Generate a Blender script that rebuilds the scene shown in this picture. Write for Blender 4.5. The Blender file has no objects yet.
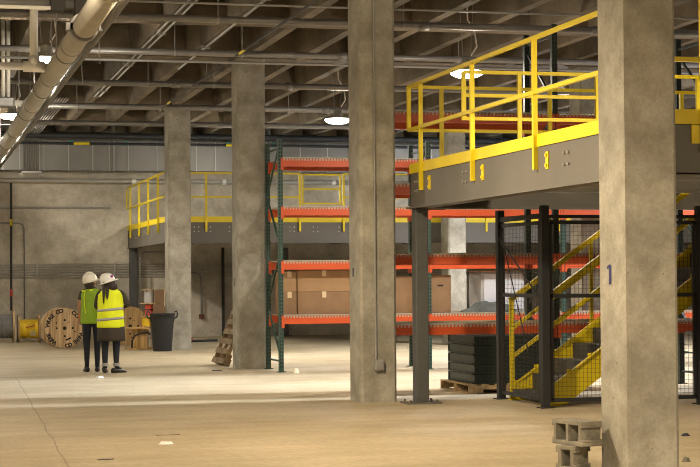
import bpy, bmesh, math, random
from mathutils import Vector, Matrix, Euler
random.seed(7)
S = bpy.context.scene
COL = S.collection
PI = math.pi

# ------------------------------------------------------------------ materials
def new_mat(name):
    m = bpy.data.materials.new(name); m.use_nodes = True
    nt = m.node_tree
    return m, nt, nt.nodes['Principled BSDF']

def plain(name, col, rough=.5, metal=0., spec=.5, noise=0., nscale=8.):
    m, nt, b = new_mat(name)
    b.inputs['Roughness'].default_value = rough
    b.inputs['Metallic'].default_value = metal
    b.inputs['Specular IOR Level'].default_value = spec
    b.inputs['Base Color'].default_value = (*col, 1)
    if noise:
        tc = nt.nodes.new('ShaderNodeTexCoord')
        n = nt.nodes.new('ShaderNodeTexNoise'); n.inputs['Scale'].default_value = nscale; n.inputs['Detail'].default_value = 6
        nt.links.new(tc.outputs['Object'], n.inputs['Vector'])
        r = nt.nodes.new('ShaderNodeValToRGB')
        r.color_ramp.elements[0].position = .3; r.color_ramp.elements[1].position = .7
        r.color_ramp.elements[0].color = (*[c*(1-noise) for c in col], 1)
        r.color_ramp.elements[1].color = (*[min(1, c*(1+noise)) for c in col], 1)
        nt.links.new(n.outputs['Fac'], r.inputs['Fac'])
        nt.links.new(r.outputs['Color'], b.inputs['Base Color'])
    return m

def concrete(name, dark, light, scale=1.2, speck=True, rough=.85, streak=False, bump=.25, pits=True):
    m, nt, b = new_mat(name)
    N, L = nt.nodes, nt.links
    tc = N.new('ShaderNodeTexCoord')
    mp = N.new('ShaderNodeMapping'); L.new(tc.outputs['Object'], mp.inputs['Vector'])
    if streak: mp.inputs['Scale'].default_value = (1.6, 1.6, .35)
    n1 = N.new('ShaderNodeTexNoise'); n1.inputs['Scale'].default_value = scale; n1.inputs['Detail'].default_value = 8; n1.inputs['Roughness'].default_value = .65
    L.new(mp.outputs['Vector'], n1.inputs['Vector'])
    r1 = N.new('ShaderNodeValToRGB')
    r1.color_ramp.elements[0].position = .38; r1.color_ramp.elements[1].position = .64
    r1.color_ramp.elements[0].color = (*dark, 1); r1.color_ramp.elements[1].color = (*light, 1)
    L.new(n1.outputs['Fac'], r1.inputs['Fac'])
    out = r1.outputs['Color']
    n2 = N.new('ShaderNodeTexNoise'); n2.inputs['Scale'].default_value = 38; n2.inputs['Detail'].default_value = 3
    L.new(tc.outputs['Object'], n2.inputs['Vector'])
    if speck:
        r2 = N.new('ShaderNodeValToRGB')
        r2.color_ramp.elements[0].position = .3; r2.color_ramp.elements[1].position = .7
        r2.color_ramp.elements[0].color = (.90, .90, .90, 1); r2.color_ramp.elements[1].color = (1.05, 1.05, 1.05, 1)
        L.new(n2.outputs['Fac'], r2.inputs['Fac'])
        mx = N.new('ShaderNodeMixRGB'); mx.blend_type = 'MULTIPLY'; mx.inputs[0].default_value = 1
        L.new(out, mx.inputs[1]); L.new(r2.outputs['Color'], mx.inputs[2]); out = mx.outputs[0]
    if pits:
        v = N.new('ShaderNodeTexVoronoi'); v.inputs['Scale'].default_value = 11; v.inputs['Randomness'].default_value = 1
        L.new(tc.outputs['Object'], v.inputs['Vector'])
        n5 = N.new('ShaderNodeTexNoise'); n5.inputs['Scale'].default_value = 7; n5.inputs['Detail'].default_value = 2
        L.new(tc.outputs['Object'], n5.inputs['Vector'])
        r5 = N.new('ShaderNodeMapRange'); r5.inputs[1].default_value = .35; r5.inputs[2].default_value = .75; r5.inputs[3].default_value = -.06; r5.inputs[4].default_value = .17
        L.new(n5.outputs['Fac'], r5.inputs[0])
        lt = N.new('ShaderNodeMath'); lt.operation = 'LESS_THAN'; L.new(v.outputs['Distance'], lt.inputs[0]); L.new(r5.outputs[0], lt.inputs[1])
        mx = N.new('ShaderNodeMixRGB'); mx.blend_type = 'MULTIPLY'; L.new(lt.outputs[0], mx.inputs[0])
        L.new(out, mx.inputs[1]); mx.inputs[2].default_value = (.58, .55, .52, 1); out = mx.outputs[0]
        n6 = N.new('ShaderNodeTexNoise'); n6.inputs['Scale'].default_value = 4.5; n6.inputs['Detail'].default_value = 10; n6.inputs['Roughness'].default_value = .75
        L.new(tc.outputs['Object'], n6.inputs['Vector'])
        r6 = N.new('ShaderNodeValToRGB'); r6.color_ramp.elements[0].position = .3; r6.color_ramp.elements[1].position = .62
        r6.color_ramp.elements[0].color = (.76, .73, .69, 1); r6.color_ramp.elements[1].color = (1.05, 1.05, 1.05, 1)
        L.new(n6.outputs['Fac'], r6.inputs['Fac'])
        mx = N.new('ShaderNodeMixRGB'); mx.blend_type = 'MULTIPLY'; mx.inputs[0].default_value = 1
        L.new(out, mx.inputs[1]); L.new(r6.outputs['Color'], mx.inputs[2]); out = mx.outputs[0]
    L.new(out, b.inputs['Base Color'])
    b.inputs['Roughness'].default_value = rough
    b.inputs['Specular IOR Level'].default_value = .3
    bp = N.new('ShaderNodeBump'); bp.inputs['Strength'].default_value = bump; bp.inputs['Distance'].default_value = .01
    L.new(n2.outputs['Fac'], bp.inputs['Height']); L.new(bp.outputs['Normal'], b.inputs['Normal'])
    return m

def floor_material():
    m, nt, b = new_mat('floor_concrete')
    N, L = nt.nodes, nt.links
    tc = N.new('ShaderNodeTexCoord')
    n1 = N.new('ShaderNodeTexNoise'); n1.inputs['Scale'].default_value = .35; n1.inputs['Detail'].default_value = 9; n1.inputs['Roughness'].default_value = .62
    L.new(tc.outputs['Object'], n1.inputs['Vector'])
    r1 = N.new('ShaderNodeValToRGB')
    r1.color_ramp.elements[0].position = .32; r1.color_ramp.elements[1].position = .7
    r1.color_ramp.elements[0].color = (.365, .295, .185, 1); r1.color_ramp.elements[1].color = (.53, .45, .315, 1)
    L.new(n1.outputs['Fac'], r1.inputs['Fac'])
    # trowel streaks along X
    mp = N.new('ShaderNodeMapping'); mp.inputs['Scale'].default_value = (.5, 1.6, 1)
    L.new(tc.outputs['Object'], mp.inputs['Vector'])
    n2 = N.new('ShaderNodeTexNoise'); n2.inputs['Scale'].default_value = 1.5; n2.inputs['Detail'].default_value = 7
    L.new(mp.outputs['Vector'], n2.inputs['Vector'])
    r2 = N.new('ShaderNodeValToRGB')
    r2.color_ramp.elements[0].position = .3; r2.color_ramp.elements[1].position = .7
    r2.color_ramp.elements[0].color = (.86, .84, .8, 1); r2.color_ramp.elements[1].color = (1.06, 1.06, 1.06, 1)
    L.new(n2.outputs['Fac'], r2.inputs['Fac'])
    mx = N.new('ShaderNodeMixRGB'); mx.blend_type = 'MULTIPLY'; mx.inputs[0].default_value = 1
    L.new(r1.outputs['Color'], mx.inputs[1]); L.new(r2.outputs['Color'], mx.inputs[2])
    # fine grit
    n3 = N.new('ShaderNodeTexNoise'); n3.inputs['Scale'].default_value = 14; n3.inputs['Detail'].default_value = 4
    L.new(tc.outputs['Object'], n3.inputs['Vector'])
    r3 = N.new('ShaderNodeValToRGB')
    r3.color_ramp.elements[0].position = .3; r3.color_ramp.elements[1].position = .65
    r3.color_ramp.elements[0].color = (.86, .85, .83, 1); r3.color_ramp.elements[1].color = (1.04, 1.04, 1.04, 1)
    L.new(n3.outputs['Fac'], r3.inputs['Fac'])
    mx2 = N.new('ShaderNodeMixRGB'); mx2.blend_type = 'MULTIPLY'; mx2.inputs[0].default_value = 1
    L.new(mx.outputs[0], mx2.inputs[1]); L.new(r3.outputs['Color'], mx2.inputs[2])
    # the crack running away from the camera near x = 1.4
    sx = N.new('ShaderNodeSeparateXYZ'); L.new(tc.outputs['Object'], sx.inputs[0])
    cmb = N.new('ShaderNodeCombineXYZ'); L.new(sx.outputs['Y'], cmb.inputs[1])
    nc = N.new('ShaderNodeTexNoise'); nc.inputs['Scale'].default_value = .9; nc.inputs['Detail'].default_value = 5
    L.new(cmb.outputs[0], nc.inputs['Vector'])
    def M(op, a, b_=None):
        k = N.new('ShaderNodeMath'); k.operation = op
        for i, v in enumerate((a, b_)):
            if v is None: continue
            if isinstance(v, (int, float)): k.inputs[i].default_value = v
            else: L.new(v, k.inputs[i])
        return k.outputs[0]
    xc = M('ADD', M('MULTIPLY', sx.outputs['Y'], .0232), .90)
    xc = M('ADD', xc, M('MULTIPLY', M('SUBTRACT', nc.outputs['Fac'], .5), .09))
    d = M('ABSOLUTE', M('SUBTRACT', sx.outputs['X'], xc))
    lo = M('LESS_THAN', d, .008)
    rng = M('LESS_THAN', sx.outputs['Y'], 28.5)
    fac = M('MULTIPLY', M('MULTIPLY', lo, rng), .45)
    mx3 = N.new('ShaderNodeMixRGB'); L.new(fac, mx3.inputs[0]); L.new(mx2.outputs[0], mx3.inputs[1]); mx3.inputs[2].default_value = (.12, .09, .05, 1)
    L.new(mx3.outputs[0], b.inputs['Base Color'])
    b.inputs['Roughness'].default_value = .62; b.inputs['Specular IOR Level'].default_value = .35
    bp = N.new('ShaderNodeBump'); bp.inputs['Strength'].default_value = .12; bp.inputs['Distance'].default_value = .02
    L.new(n3.outputs['Fac'], bp.inputs['Height']); L.new(bp.outputs['Normal'], b.inputs['Normal'])
    return m

def wood(name, a, c, scale=(1, 1, 12), rough=.8):
    m, nt, b = new_mat(name); N, L = nt.nodes, nt.links
    tc = N.new('ShaderNodeTexCoord'); mp = N.new('ShaderNodeMapping'); mp.inputs['Scale'].default_value = scale
    L.new(tc.outputs['Object'], mp.inputs['Vector'])
    n = N.new('ShaderNodeTexNoise'); n.inputs['Scale'].default_value = 3; n.inputs['Detail'].default_value = 6
    L.new(mp.outputs['Vector'], n.inputs['Vector'])
    r = N.new('ShaderNodeValToRGB'); r.color_ramp.elements[0].position = .36; r.color_ramp.elements[1].position = .64
    r.color_ramp.elements[0].color = (*a, 1); r.color_ramp.elements[1].color = (*c, 1)
    L.new(n.outputs['Fac'], r.inputs['Fac']); L.new(r.outputs['Color'], b.inputs['Base Color'])
    b.inputs['Roughness'].default_value = rough
    return m

def emit(name, col, strength):
    m, nt, b = new_mat(name)
    b.inputs['Base Color'].default_value = (*col, 1)
    b.inputs['Emission Color'].default_value = (*col, 1)
    b.inputs['Emission Strength'].default_value = strength
    return m

M = dict(
    floor=floor_material(),
    column=concrete('column_concrete', (.245, .228, .186), (.405, .38, .315), 1.6, streak=False),
    wallc=concrete('wall_concrete', (.40, .365, .295), (.66, .615, .515), .6, streak=False, pits=True),
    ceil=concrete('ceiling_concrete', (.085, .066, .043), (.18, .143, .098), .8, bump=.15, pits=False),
    cmu=concrete('block_concrete', (.18, .162, .125), (.29, .265, .205), 5, pits=False, bump=.6),
    yellow=plain('yellow_paint', (.69, .53, .006), .5, noise=.06, nscale=2),
    beam=plain('grey_beam_paint', (.115, .104, .086), .55, noise=.12, nscale=1.5),
    post=plain('dark_grey_paint', (.075, .074, .07), .55, noise=.1),
    deck=plain('galvanised_deck', (.42, .43, .44), .4, .3),
    black=plain('black_steel', (.016, .016, .017), .6),
    orange=plain('orange_beam_paint', (.50, .07, .014), .45, noise=.1, nscale=3),
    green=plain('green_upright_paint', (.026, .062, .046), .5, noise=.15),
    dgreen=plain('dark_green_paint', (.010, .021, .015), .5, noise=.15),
    hole=plain('dark_hole', (.006, .007, .007), .8),
    wire=plain('zinc_wire', (.40, .34, .26), .45, .2),
    galv=plain('galvanised_duct', (.21, .205, .19), .42, .35, noise=.14, nscale=1.1),
    seam=plain('bright_seam', (.40, .39, .37), .4, .4),
    pipe=plain('grey_pipe_paint', (.19, .18, .17), .4, .3, noise=.1),
    wallpipe=plain('wall_conduit_paint', (.36, .34, .30), .45, .2),
    brightpipe=plain('white_pipe_paint', (.85, .83, .76), .35, .1),
    zinc=plain('zinc_conduit', (.27, .26, .245), .45, .2),
    insul=plain('pipe_jacket', (.40, .375, .32), .6, .05, noise=.08, nscale=4),
    dkpipe=plain('dark_pipe', (.035, .032, .028), .8),
    teal=plain('teal_clamp', (.05, .34, .30), .5),
    card=plain('cardboard', (.29, .175, .085), .85, noise=.08, nscale=5),
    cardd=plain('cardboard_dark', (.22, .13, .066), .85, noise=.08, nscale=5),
    tape=plain('packing_tape', (.60, .46, .29), .4),
    greybox=plain('grey_cabinet_paint', (.36, .36, .37), .5, noise=.06),
    whitebox=plain('white_panel', (.50, .51, .56), .5),
    tarp=plain('dark_tarp', (.075, .085, .08), .8, noise=.3, nscale=6),
    pallet=wood('pallet_wood', (.24, .155, .07), (.44, .31, .16), (4, 4, 4)),
    oldpallet=wood('weathered_pallet_wood', (.13, .085, .042), (.27, .19, .10), (4, 4, 4)),
    reelw=wood('reel_wood', (.34, .20, .085), (.66, .49, .28), (8, 1, .35)),
    reelo=wood('reel_wood_orange', (.30, .17, .055), (.56, .36, .14), (8, 1, .35)),
    stencil=plain('black_stencil', (.03, .025, .02), .8),
    cable=plain('grey_cable', (.15, .145, .135), .6, noise=.2),
    ycable=plain('yellow_wrap', (.82, .56, .02), .45, noise=.1, nscale=6),
    gcable=plain('grey_wire_wrap', (.42, .42, .42), .5),
    rcable=plain('red_wire_wrap', (.75, .10, .06), .5),
    rubber=plain('black_plastic', (.013, .014, .016), .42),
    label=plain('label_paper', (.72, .66, .50), .7),
    blue=plain('blue_marker', (.006, .006, .085), .6),
    darkmark=plain('dark_marker', (.03, .03, .05), .6),
    paper=plain('white_paper', (.82, .82, .80), .7),
    limevest=plain('lime_vest', (.27, .43, .025), .75, noise=.1, nscale=9),
    hivis=plain('hivis_vest', (.80, .90, .01), .7),
    silver=plain('reflective_band', (.36, .34, .36), .5),
    helmet=plain('helmet_shell', (.82, .77, .66), .3),
    helmetw=plain('helmet_white', (.86, .83, .76), .3),
    purple=plain('purple_sticker', (.35, .01, .26), .5),
    hair=plain('dark_hair', (.028, .016, .011), .5),
    skin=plain('skin', (.42, .22, .14), .55),
    navy=plain('navy_cloth', (.012, .015, .024), .8),
    coat=plain('dark_brown_cloth', (.045, .035, .024), .85),
    shoe=plain('dark_shoe', (.02, .016, .013), .5),
    cuff=plain('grey_sock', (.30, .29, .28), .8),
    orangeb=plain('orange_band', (.85, .18, .03), .5),
    treads=plain('stair_tread_steel', (.055, .05, .045), .6),
    lampcap=plain('lamp_housing', (.55, .54, .50), .4, .5),
    lens=emit('lamp_lens', (1, .95, .82), 14),
    redbrown=plain('red_brown_paint', (.16, .045, .03), .6),
    red=plain('red_paint', (.55, .05, .03), .5),
)

# ------------------------------------------------------------------ mesh builder
class MB:
    def __init__(s): s.v = []; s.f = []; s.m = []; s.mats = []; s.T = Matrix()
    def mi(s, mat):
        if mat is None: return 0
        if mat not in s.mats: s.mats.append(mat)
        return s.mats.index(mat)
    def add(s, vs, fs, mat=None):
        o = len(s.v); s.v += [tuple(s.T @ Vector(p)) for p in vs]; k = s.mi(mat)
        for f in fs: s.f.append([o+i for i in f]); s.m.append(k)
    def box(s, x0, y0, z0, x1, y1, z1, mat=None):
        s.add([(x0,y0,z0),(x1,y0,z0),(x1,y1,z0),(x0,y1,z0),(x0,y0,z1),(x1,y0,z1),(x1,y1,z1),(x0,y1,z1)],
              [(0,3,2,1),(4,5,6,7),(0,1,5,4),(1,2,6,5),(2,3,7,6),(3,0,4,7)], mat)
    def frame(s, p, q, up=(0,0,1)):
        p, q = Vector(p), Vector(q); d = (q-p).normalized(); u = Vector(up)
        if abs(d.dot(u)) > .98: u = Vector((0,1,0))
        a = d.cross(u).normalized(); b = a.cross(d).normalized()
        return p, q, a, b
    def bar(s, p, q, w, h, mat=None, up=(0,0,1)):
        p, q, a, b = s.frame(p, q, up); vs = []
        for c in (p, q):
            for i, j in ((-1,-1),(1,-1),(1,1),(-1,1)): vs.append(c + a*i*w/2 + b*j*h/2)
        s.add(vs, [(0,1,2,3),(7,6,5,4),(0,4,5,1),(1,5,6,2),(2,6,7,3),(3,7,4,0)], mat)
    def tube(s, p, q, r, n=10, mat=None, r2=None, cap=True):
        p, q, a, b = s.frame(p, q); vs = []
        for c, rr in ((p, r), (q, r if r2 is None else r2)):
            for i in range(n):
                t = 2*PI*i/n; vs.append(c + a*math.cos(t)*rr + b*math.sin(t)*rr)
        fs = [(i, n+i, n+(i+1)%n, (i+1)%n) for i in range(n)]
        if cap: fs += [tuple(range(n)), tuple(range(2*n-1, n-1, -1))]
        s.add(vs, fs, mat)
    def path(s, pts, r, n=8, mat=None):
        pts = [Vector(p) for p in pts]; rings = []; vs = []
        for i, p in enumerate(pts):
            d = ((pts[min(i+1, len(pts)-1)] - pts[max(i-1, 0)])).normalized()
            u = Vector((0,0,1)) if abs(d.z) < .9 else Vector((0,1,0))
            if i: u = pb
            a = d.cross(u).normalized(); b = a.cross(d).normalized(); pb = b
            for k in range(n):
                t = 2*PI*k/n; vs.append(p + a*math.cos(t)*r + b*math.sin(t)*r)
        fs = []
        for i in range(len(pts)-1):
            for k in range(n): fs.append((i*n+k, (i+1)*n+k, (i+1)*n+(k+1)%n, i*n+(k+1)%n))
        L = (len(pts)-1)*n
        fs += [tuple(range(n)), tuple(range(L+n-1, L-1, -1))]
        s.add(vs, fs, mat)
    def loft(s, rings, mat=None, cap=True):
        n = len(rings[0]); vs = [p for r in rings for p in r]; fs = []
        for i in range(len(rings)-1):
            for k in range(n): fs.append((i*n+k, i*n+(k+1)%n, (i+1)*n+(k+1)%n, (i+1)*n+k))
        if cap:
            L = (len(rings)-1)*n; fs += [tuple(range(n-1, -1, -1)), tuple(range(L, L+n))]
        s.add(vs, fs, mat)
    def lathe(s, prof, n=24, mat=None, axis='Z', c=(0,0,0)):
        rings = []
        for r, z in prof:
            ring = []
            for i in range(n):
                t = 2*PI*i/n; x, y = r*math.cos(t), r*math.sin(t)
                ring.append({'Z': (x,y,z), 'Y': (x,z,-y), 'X': (z,x,y)}[axis])
            rings.append([tuple(Vector(p)+Vector(c)) for p in ring])
        s.loft(rings, mat)
    def prism(s, poly, y0, y1, mat=None, plane='XZ'):
        n = len(poly)
        def mk(a, b, y): return {'XZ': (a, y, b), 'YZ': (y, a, b), 'XY': (a, b, y)}[plane]
        vs = [mk(a, b, y0) for a, b in poly] + [mk(a, b, y1) for a, b in poly]
        fs = [tuple(range(n)), tuple(range(2*n-1, n-1, -1))] + [(i, n+i, n+(i+1)%n, (i+1)%n) for i in range(n)]
        s.add(vs, fs, mat)
    def build(s, name, mat=None, parent=None, smooth=False, bevel=0, sub=0):
        me = bpy.data.meshes.new(name); me.from_pydata(s.v, [], s.f)
        mats = s.mats or [mat]
        for mm in mats: me.materials.append(mm)
        if s.mats:
            for p, k in zip(me.polygons, s.m): p.material_index = k
        bm = bmesh.new(); bm.from_mesh(me); bmesh.ops.recalc_face_normals(bm, faces=bm.faces); bm.to_mesh(me); bm.free()
        if smooth:
            for p in me.polygons: p.use_smooth = len(p.vertices) == 4
        o = bpy.data.objects.new(name, me); COL.objects.link(o)
        if parent is not None:
            o.parent = parent
            r = parent
            off = Vector((0,0,0))
            while r is not None: off += r.location; r = r.parent
            if not getattr(s, 'local', False): me.transform(Matrix.Translation(-off))
        if bevel:
            b = o.modifiers.new('bevel', 'BEVEL'); b.width = bevel; b.segments = 2; b.limit_method = 'ANGLE'
        if sub:
            b = o.modifiers.new('sub', 'SUBSURF'); b.levels = sub; b.render_levels = sub
        return o

def tag(o, label=None, cat=None, group=None, kind=None):
    if label: o['label'] = label
    if cat: o['category'] = cat
    if group: o['group'] = group
    if kind: o['kind'] = kind
    return o
def thing(name, loc, label, cat, group=None, kind=None):
    o = bpy.data.objects.new(name, None); COL.objects.link(o); o.location = loc; o.empty_display_size = .1
    return tag(o, label, cat, group, kind)
def copy_tree(o, parent=None):
    c = o.copy(); COL.objects.link(c); c.parent = parent
    for ch in list(o.children): copy_tree(ch, c)
    return c
def part(name, mat, parent, fn, **k):
    mb = MB(); fn(mb); return mb.build(name, mat, parent, **k)
def local_origin(o):
    """put the origin of a one-mesh thing at the bottom centre of its geometry"""
    vs = [v.co for v in o.data.vertices]
    c = Vector(((min(v.x for v in vs)+max(v.x for v in vs))/2, (min(v.y for v in vs)+max(v.y for v in vs))/2, min(v.z for v in vs)))
    o.data.transform(Matrix.Translation(-c)); o.location = c
    return o

# ------------------------------------------------------------------ setting
XL, XR, YN, YB = -9., 20., -6., 46.3
JZ, SZ = 5.33, 5.86
def struct(name, mat, fn, **k):
    return tag(part(name, mat, None, fn, **k), kind='structure')
struct('floor', M['floor'], lambda b: b.box(XL, YN, -.2, XR, YB+.3, 0))
struct('wall_back', M['wallc'], lambda b: b.box(XL, YB, 0, XR, YB+.3, 6.1))
struct('wall_left', M['wallc'], lambda b: b.box(XL-.3, YN, 0, XL, YB+.3, 6.1))
DY0, DY1, DZ = 21.5, 27.7, 5.25       # loading door in the right wall
def wr(b):
    b.box(XR, YN, 0, XR+.3, DY0, 6.1); b.box(XR, DY1, 0, XR+.3, YB+.3, 6.1); b.box(XR, DY0, DZ, XR+.3, DY1, 6.1)
struct('wall_right', M['wallc'], wr)
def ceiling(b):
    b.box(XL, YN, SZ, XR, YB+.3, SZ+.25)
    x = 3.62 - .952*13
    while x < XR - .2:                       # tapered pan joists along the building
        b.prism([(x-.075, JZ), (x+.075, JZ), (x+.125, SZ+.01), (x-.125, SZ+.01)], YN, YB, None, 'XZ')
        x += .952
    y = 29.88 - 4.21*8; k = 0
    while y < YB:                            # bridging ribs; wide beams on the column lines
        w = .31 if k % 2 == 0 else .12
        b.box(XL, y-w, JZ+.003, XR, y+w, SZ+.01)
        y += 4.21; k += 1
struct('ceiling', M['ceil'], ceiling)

# ------------------------------------------------------------------ columns
CW, CD, XC = .431, .594, 5.393
CY = [12.74 + 8.421*k for k in range(4)]
def column(x, y, label, h=JZ+.02, w=CW):
    t = thing('concrete_column', (x+w/2, y+CD/2, 0), label, 'column', kind='thing')
    c = .032
    poly = [(x+c,y),(x+w-c,y),(x+w,y+c),(x+w,y+CD-c),(x+w-c,y+CD),(x+c,y+CD),(x,y+CD-c),(x,y+c)]
    part('shaft', M['column'], t, lambda b: b.prism(poly, 0, h, None, 'XY'))
    return t
colA = column(XC, CY[0], 'broad concrete column closest to the camera, blue numeral 1 on its side')
colB = column(XC-.005, CY[1], 'concrete column with a grey conduit and outlet box on its front', w=.465)
colC = column(XC-.02, CY[2], 'concrete column with a worn pallet leaning beside it', w=.485)
colD = column(XC-.03, CY[3], 'concrete column behind the black rubbish bin', w=.50)
column(11.74, 38.0, 'pale concrete column seen through the racks beside the grey cabinet')
column(11.65, 29.58, 'pale concrete column behind the tall rack and the staircase railing')
# blue numeral on the side of the near column
def numeral(b):
    x, y, z = XC-.002, 13.09, 1.57
    k = 1.9
    b.prism([(y-.012*k,z-.075),(y+.014*k,z-.075),(y+.010*k,z+.055),(y+.034*k,z+.05),(y+.030*k,z+.068),(y+.004*k,z+.085),(y-.014*k,z+.078)], x-.001, x+.002, None, 'YZ')
tag(part('numeral', M['blue'], colA, numeral), 'blue hand-painted numeral 1')
part('marker_tag', M['darkmark'], colB, lambda b: b.box(XC-.009, 21.50, 1.57, XC+.002, 21.56, 1.68))
part('marker_tag', M['darkmark'], colC, lambda b: b.box(XC-.024, 29.88, 1.42, XC+.002, 29.95, 1.56))
# conduit and outlet box on the second column
cx = 5.575
part('conduit', M['zinc'], colB, lambda b: b.tube((cx, CY[1]-.02, .50), (cx, CY[1]-.02, JZ), .012))
def obox(b):
    b.box(cx-.02, CY[1]-.055, .40, cx+.10, CY[1], .53); b.box(cx-.005, CY[1]-.062, .415, cx+.085, CY[1]-.05, .515)
part('outlet_box', M['zinc'], colB, obox, bevel=.006)

# ------------------------------------------------------------------ ceiling pipes
def pipe_x(y, z, r, label, mat, x0=-2.5, x1=XR-.3, rods=None, coup=None, group=None):
    t = thing('ceiling_pipe', ((x0+x1)/2, y, z), label, 'pipe', group)
    part('pipe_run', mat, t, lambda b: b.tube((x0,y,z),(x1,y,z), r, 12), smooth=True)
    for cxx in (coup or []):
        part('coupling', mat, t, lambda b: b.tube((cxx-.07,y,z),(cxx+.07,y,z), r*1.35, 12), smooth=True)
    for rx in (rods or []):
        part('hanger_rod', M['zinc'], t, lambda b: (b.tube((rx,y,z+r),(rx,y,SZ), .008, 6), b.tube((rx-.012,y,z),(rx+.012,y,z), r*1.18, 12)))
    return t
pipe_x(23.75, 5.12, .05, 'grey pipe across the ceiling, just above the yellow railing', M['pipe'], rods=[4.05, 6.7], coup=[7.0, 9.6])
pipe_x(23.0, 5.22, .016, 'thin conduit across the ceiling nearest the camera', M['zinc'], coup=[])
pipe_x(27.2, 5.10, .05, 'grey ceiling pipe crossing just above the second column top', M['pipe'], rods=[3.95, 5.02, 8.6], coup=[6.65])
pipe_x(27.75, 5.03, .022, 'slim pipe hung close behind the second ceiling pipe', M['zinc'])
pipe_x(31.6, 5.09, .055, 'grey ceiling pipe crossing behind the wide column with pallet', M['pipe'], rods=[4.1, 5.3, 8.2], coup=[4.6, 6.7])
pipe_x(35.85, 5.08, .06, 'grey ceiling pipe crossing just above the bin column top', M['pipe'], rods=[3.2, 4.9, 7.6], coup=[8.4])
pipe_x(40.0, 5.10, .06, 'grey ceiling pipe closest to the metal duct', M['pipe'], rods=[3.0, 6.1, 7.9], coup=[5.9])
# twin conduits strapped below a joist
t = thing('conduit_pair', (3.62, 30, 5.27), 'pair of slim conduits running away under a ceiling joist', 'conduit')
for dx in (-.05, .05):
    part('conduit', M['zinc'], t, lambda b: b.tube((3.62+dx, 5, 5.29), (3.62+dx, 36, 5.29), .016, 8))
for yy in (18, 22.2, 26.5, 30.6, 34.8):
    part('strap', M['zinc'], t, lambda b: b.box(3.53, yy-.02, 5.27, 3.71, yy+.02, 5.335))
t = thing('conduit_pair', (5.52, 30, 5.27), 'single conduit under the joist left of the second column', 'conduit')
t.name = 'joist_conduit'
part('conduit', M['zinc'], t, lambda b: b.tube((4.57, 5, 5.30), (4.57, 31, 5.30), .018, 8))
for yy in (18, 23, 28): part('strap', M['zinc'], t, lambda b: b.box(4.50, yy-.02, 5.28, 4.64, yy+.02, 5.335))
# black line with yellow couplings, running away under the joists
t = thing('black_gas_line', (4.98, 26, 5.05), 'thin black line with yellow couplings running away below the ceiling', 'pipe')
part('pipe_run', M['dkpipe'], t, lambda b: b.tube((4.91, 8, 5.06), (4.91, 36.5, 5.06), .016, 8))
for yy in (26.6, 34.6): part('coupling', M['yellow'], t, lambda b: b.tube((4.91, yy-.22, 5.06), (4.91, yy+.22, 5.06), .021, 8))
for yy in (20, 30): part('hanger_rod', M['zinc'], t, lambda b: b.tube((4.91, yy, 5.06), (4.91, yy, SZ), .006, 6))
# the big jacketed main running away at the upper left
PX, PZ, PR = 1.80, 4.32, .128
t = thing('main_pipe', (PX, 24, PZ), 'large jacketed main pipe running away at upper left', 'pipe')
part('pipe_run', M['insul'], t, lambda b: b.tube((PX, 8, PZ), (PX, 45.6, PZ), PR, 24), smooth=True)
for yy in (16.6, 20.8, 24.2, 28.0, 33, 38): part('joint_band', M['insul'], t, lambda b: b.tube((PX, yy-.035, PZ), (PX, yy+.035, PZ), PR+.012, 24))
def flange(b):
    b.tube((PX, 19.2, PZ), (PX, 19.34, PZ), PR+.03, 24); b.box(PX-.2, 19.2, PZ-.04, PX+.2, 19.34, PZ+.04)
part('coupling', M['pipe'], t, flange)
for yy in (21.5, 25.7, 29.4, 36): part('hanger_rod', M['zinc'], t, lambda b: (b.tube((PX-PR, yy, PZ), (PX-PR, yy, SZ), .008, 6), b.tube((PX+PR, yy, PZ), (PX+PR, yy, SZ), .008, 6), b.tube((PX, yy-.02, PZ), (PX, yy+.02, PZ), PR+.014, 24)))
for yy in (21.3, 23.6):
    part('sway_brace', M['zinc'], t, lambda b: b.path([(PX+.12, yy, PZ), (PX+.42, yy+.4, PZ-.1), (PX+.3, yy-.2, JZ)], .007, 6))
t = thing('dark_pipe_run', (PX+.33, 24, 4.62), 'dark slim pipe running alongside the large jacketed main', 'pipe')
part('pipe_run', M['beam'], t, lambda b: b.tube((PX+.22, 8, 4.33), (PX+.22, 44, 4.33), .045, 10))
for yy in (17, 22, 27, 32, 37): part('hanger_rod', M['zinc'], t, lambda b: b.tube((PX+.22, yy, 4.33), (PX+.22, yy, SZ), .006, 6))
t = thing('branch_pipe', (0, 23.3, 4.36), 'white branch pipe with a riser joining the main near the bright lamp', 'pipe')
part('pipe_run', M['brightpipe'], t, lambda b: b.tube((-3, 23.3, 4.36), (PX-.1, 23.3, 4.36), .05, 12), smooth=True)
part('riser', M['brightpipe'], t, lambda b: b.tube((1.52, 23.3, 4.36), (1.52, 23.3, SZ), .055, 12), smooth=True)
part('tee_fitting', M['brightpipe'], t, lambda b: (b.tube((1.38, 23.3, 4.36), (1.66, 23.3, 4.36), .075, 12), b.tube((1.52, 23.3, 4.36), (1.52, 23.3, 4.50), .075, 12)), smooth=True)
t = thing('branch_pipe', (0, 28.2, 4.36), 'white branch pipe with twin risers at far upper left edge', 'pipe')
part('pipe_run', M['brightpipe'], t, lambda b: b.tube((-3, 28.2, 4.36), (PX-.1, 28.2, 4.36), .045, 12), smooth=True)
for xx in (1.36, 1.44): part('riser', M['brightpipe'], t, lambda b: b.tube((xx, 28.2 , 4.36), (xx, 28.2, SZ), .03, 10), smooth=True)
part('tee_fitting', M['pipe'], t, lambda b: b.box(1.27, 28.1, 4.29, 1.53, 28.3, 4.45), bevel=.02)
t = thing('cross_main', (0, 19.5, 4.72), 'dark cross pipe clamped above the main at top left corner', 'pipe')
part('pipe_run', M['pipe'], t, lambda b: b.tube((-3, 19.6, 4.62), (PX, 19.6, 4.62), .06, 12), smooth=True)
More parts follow.
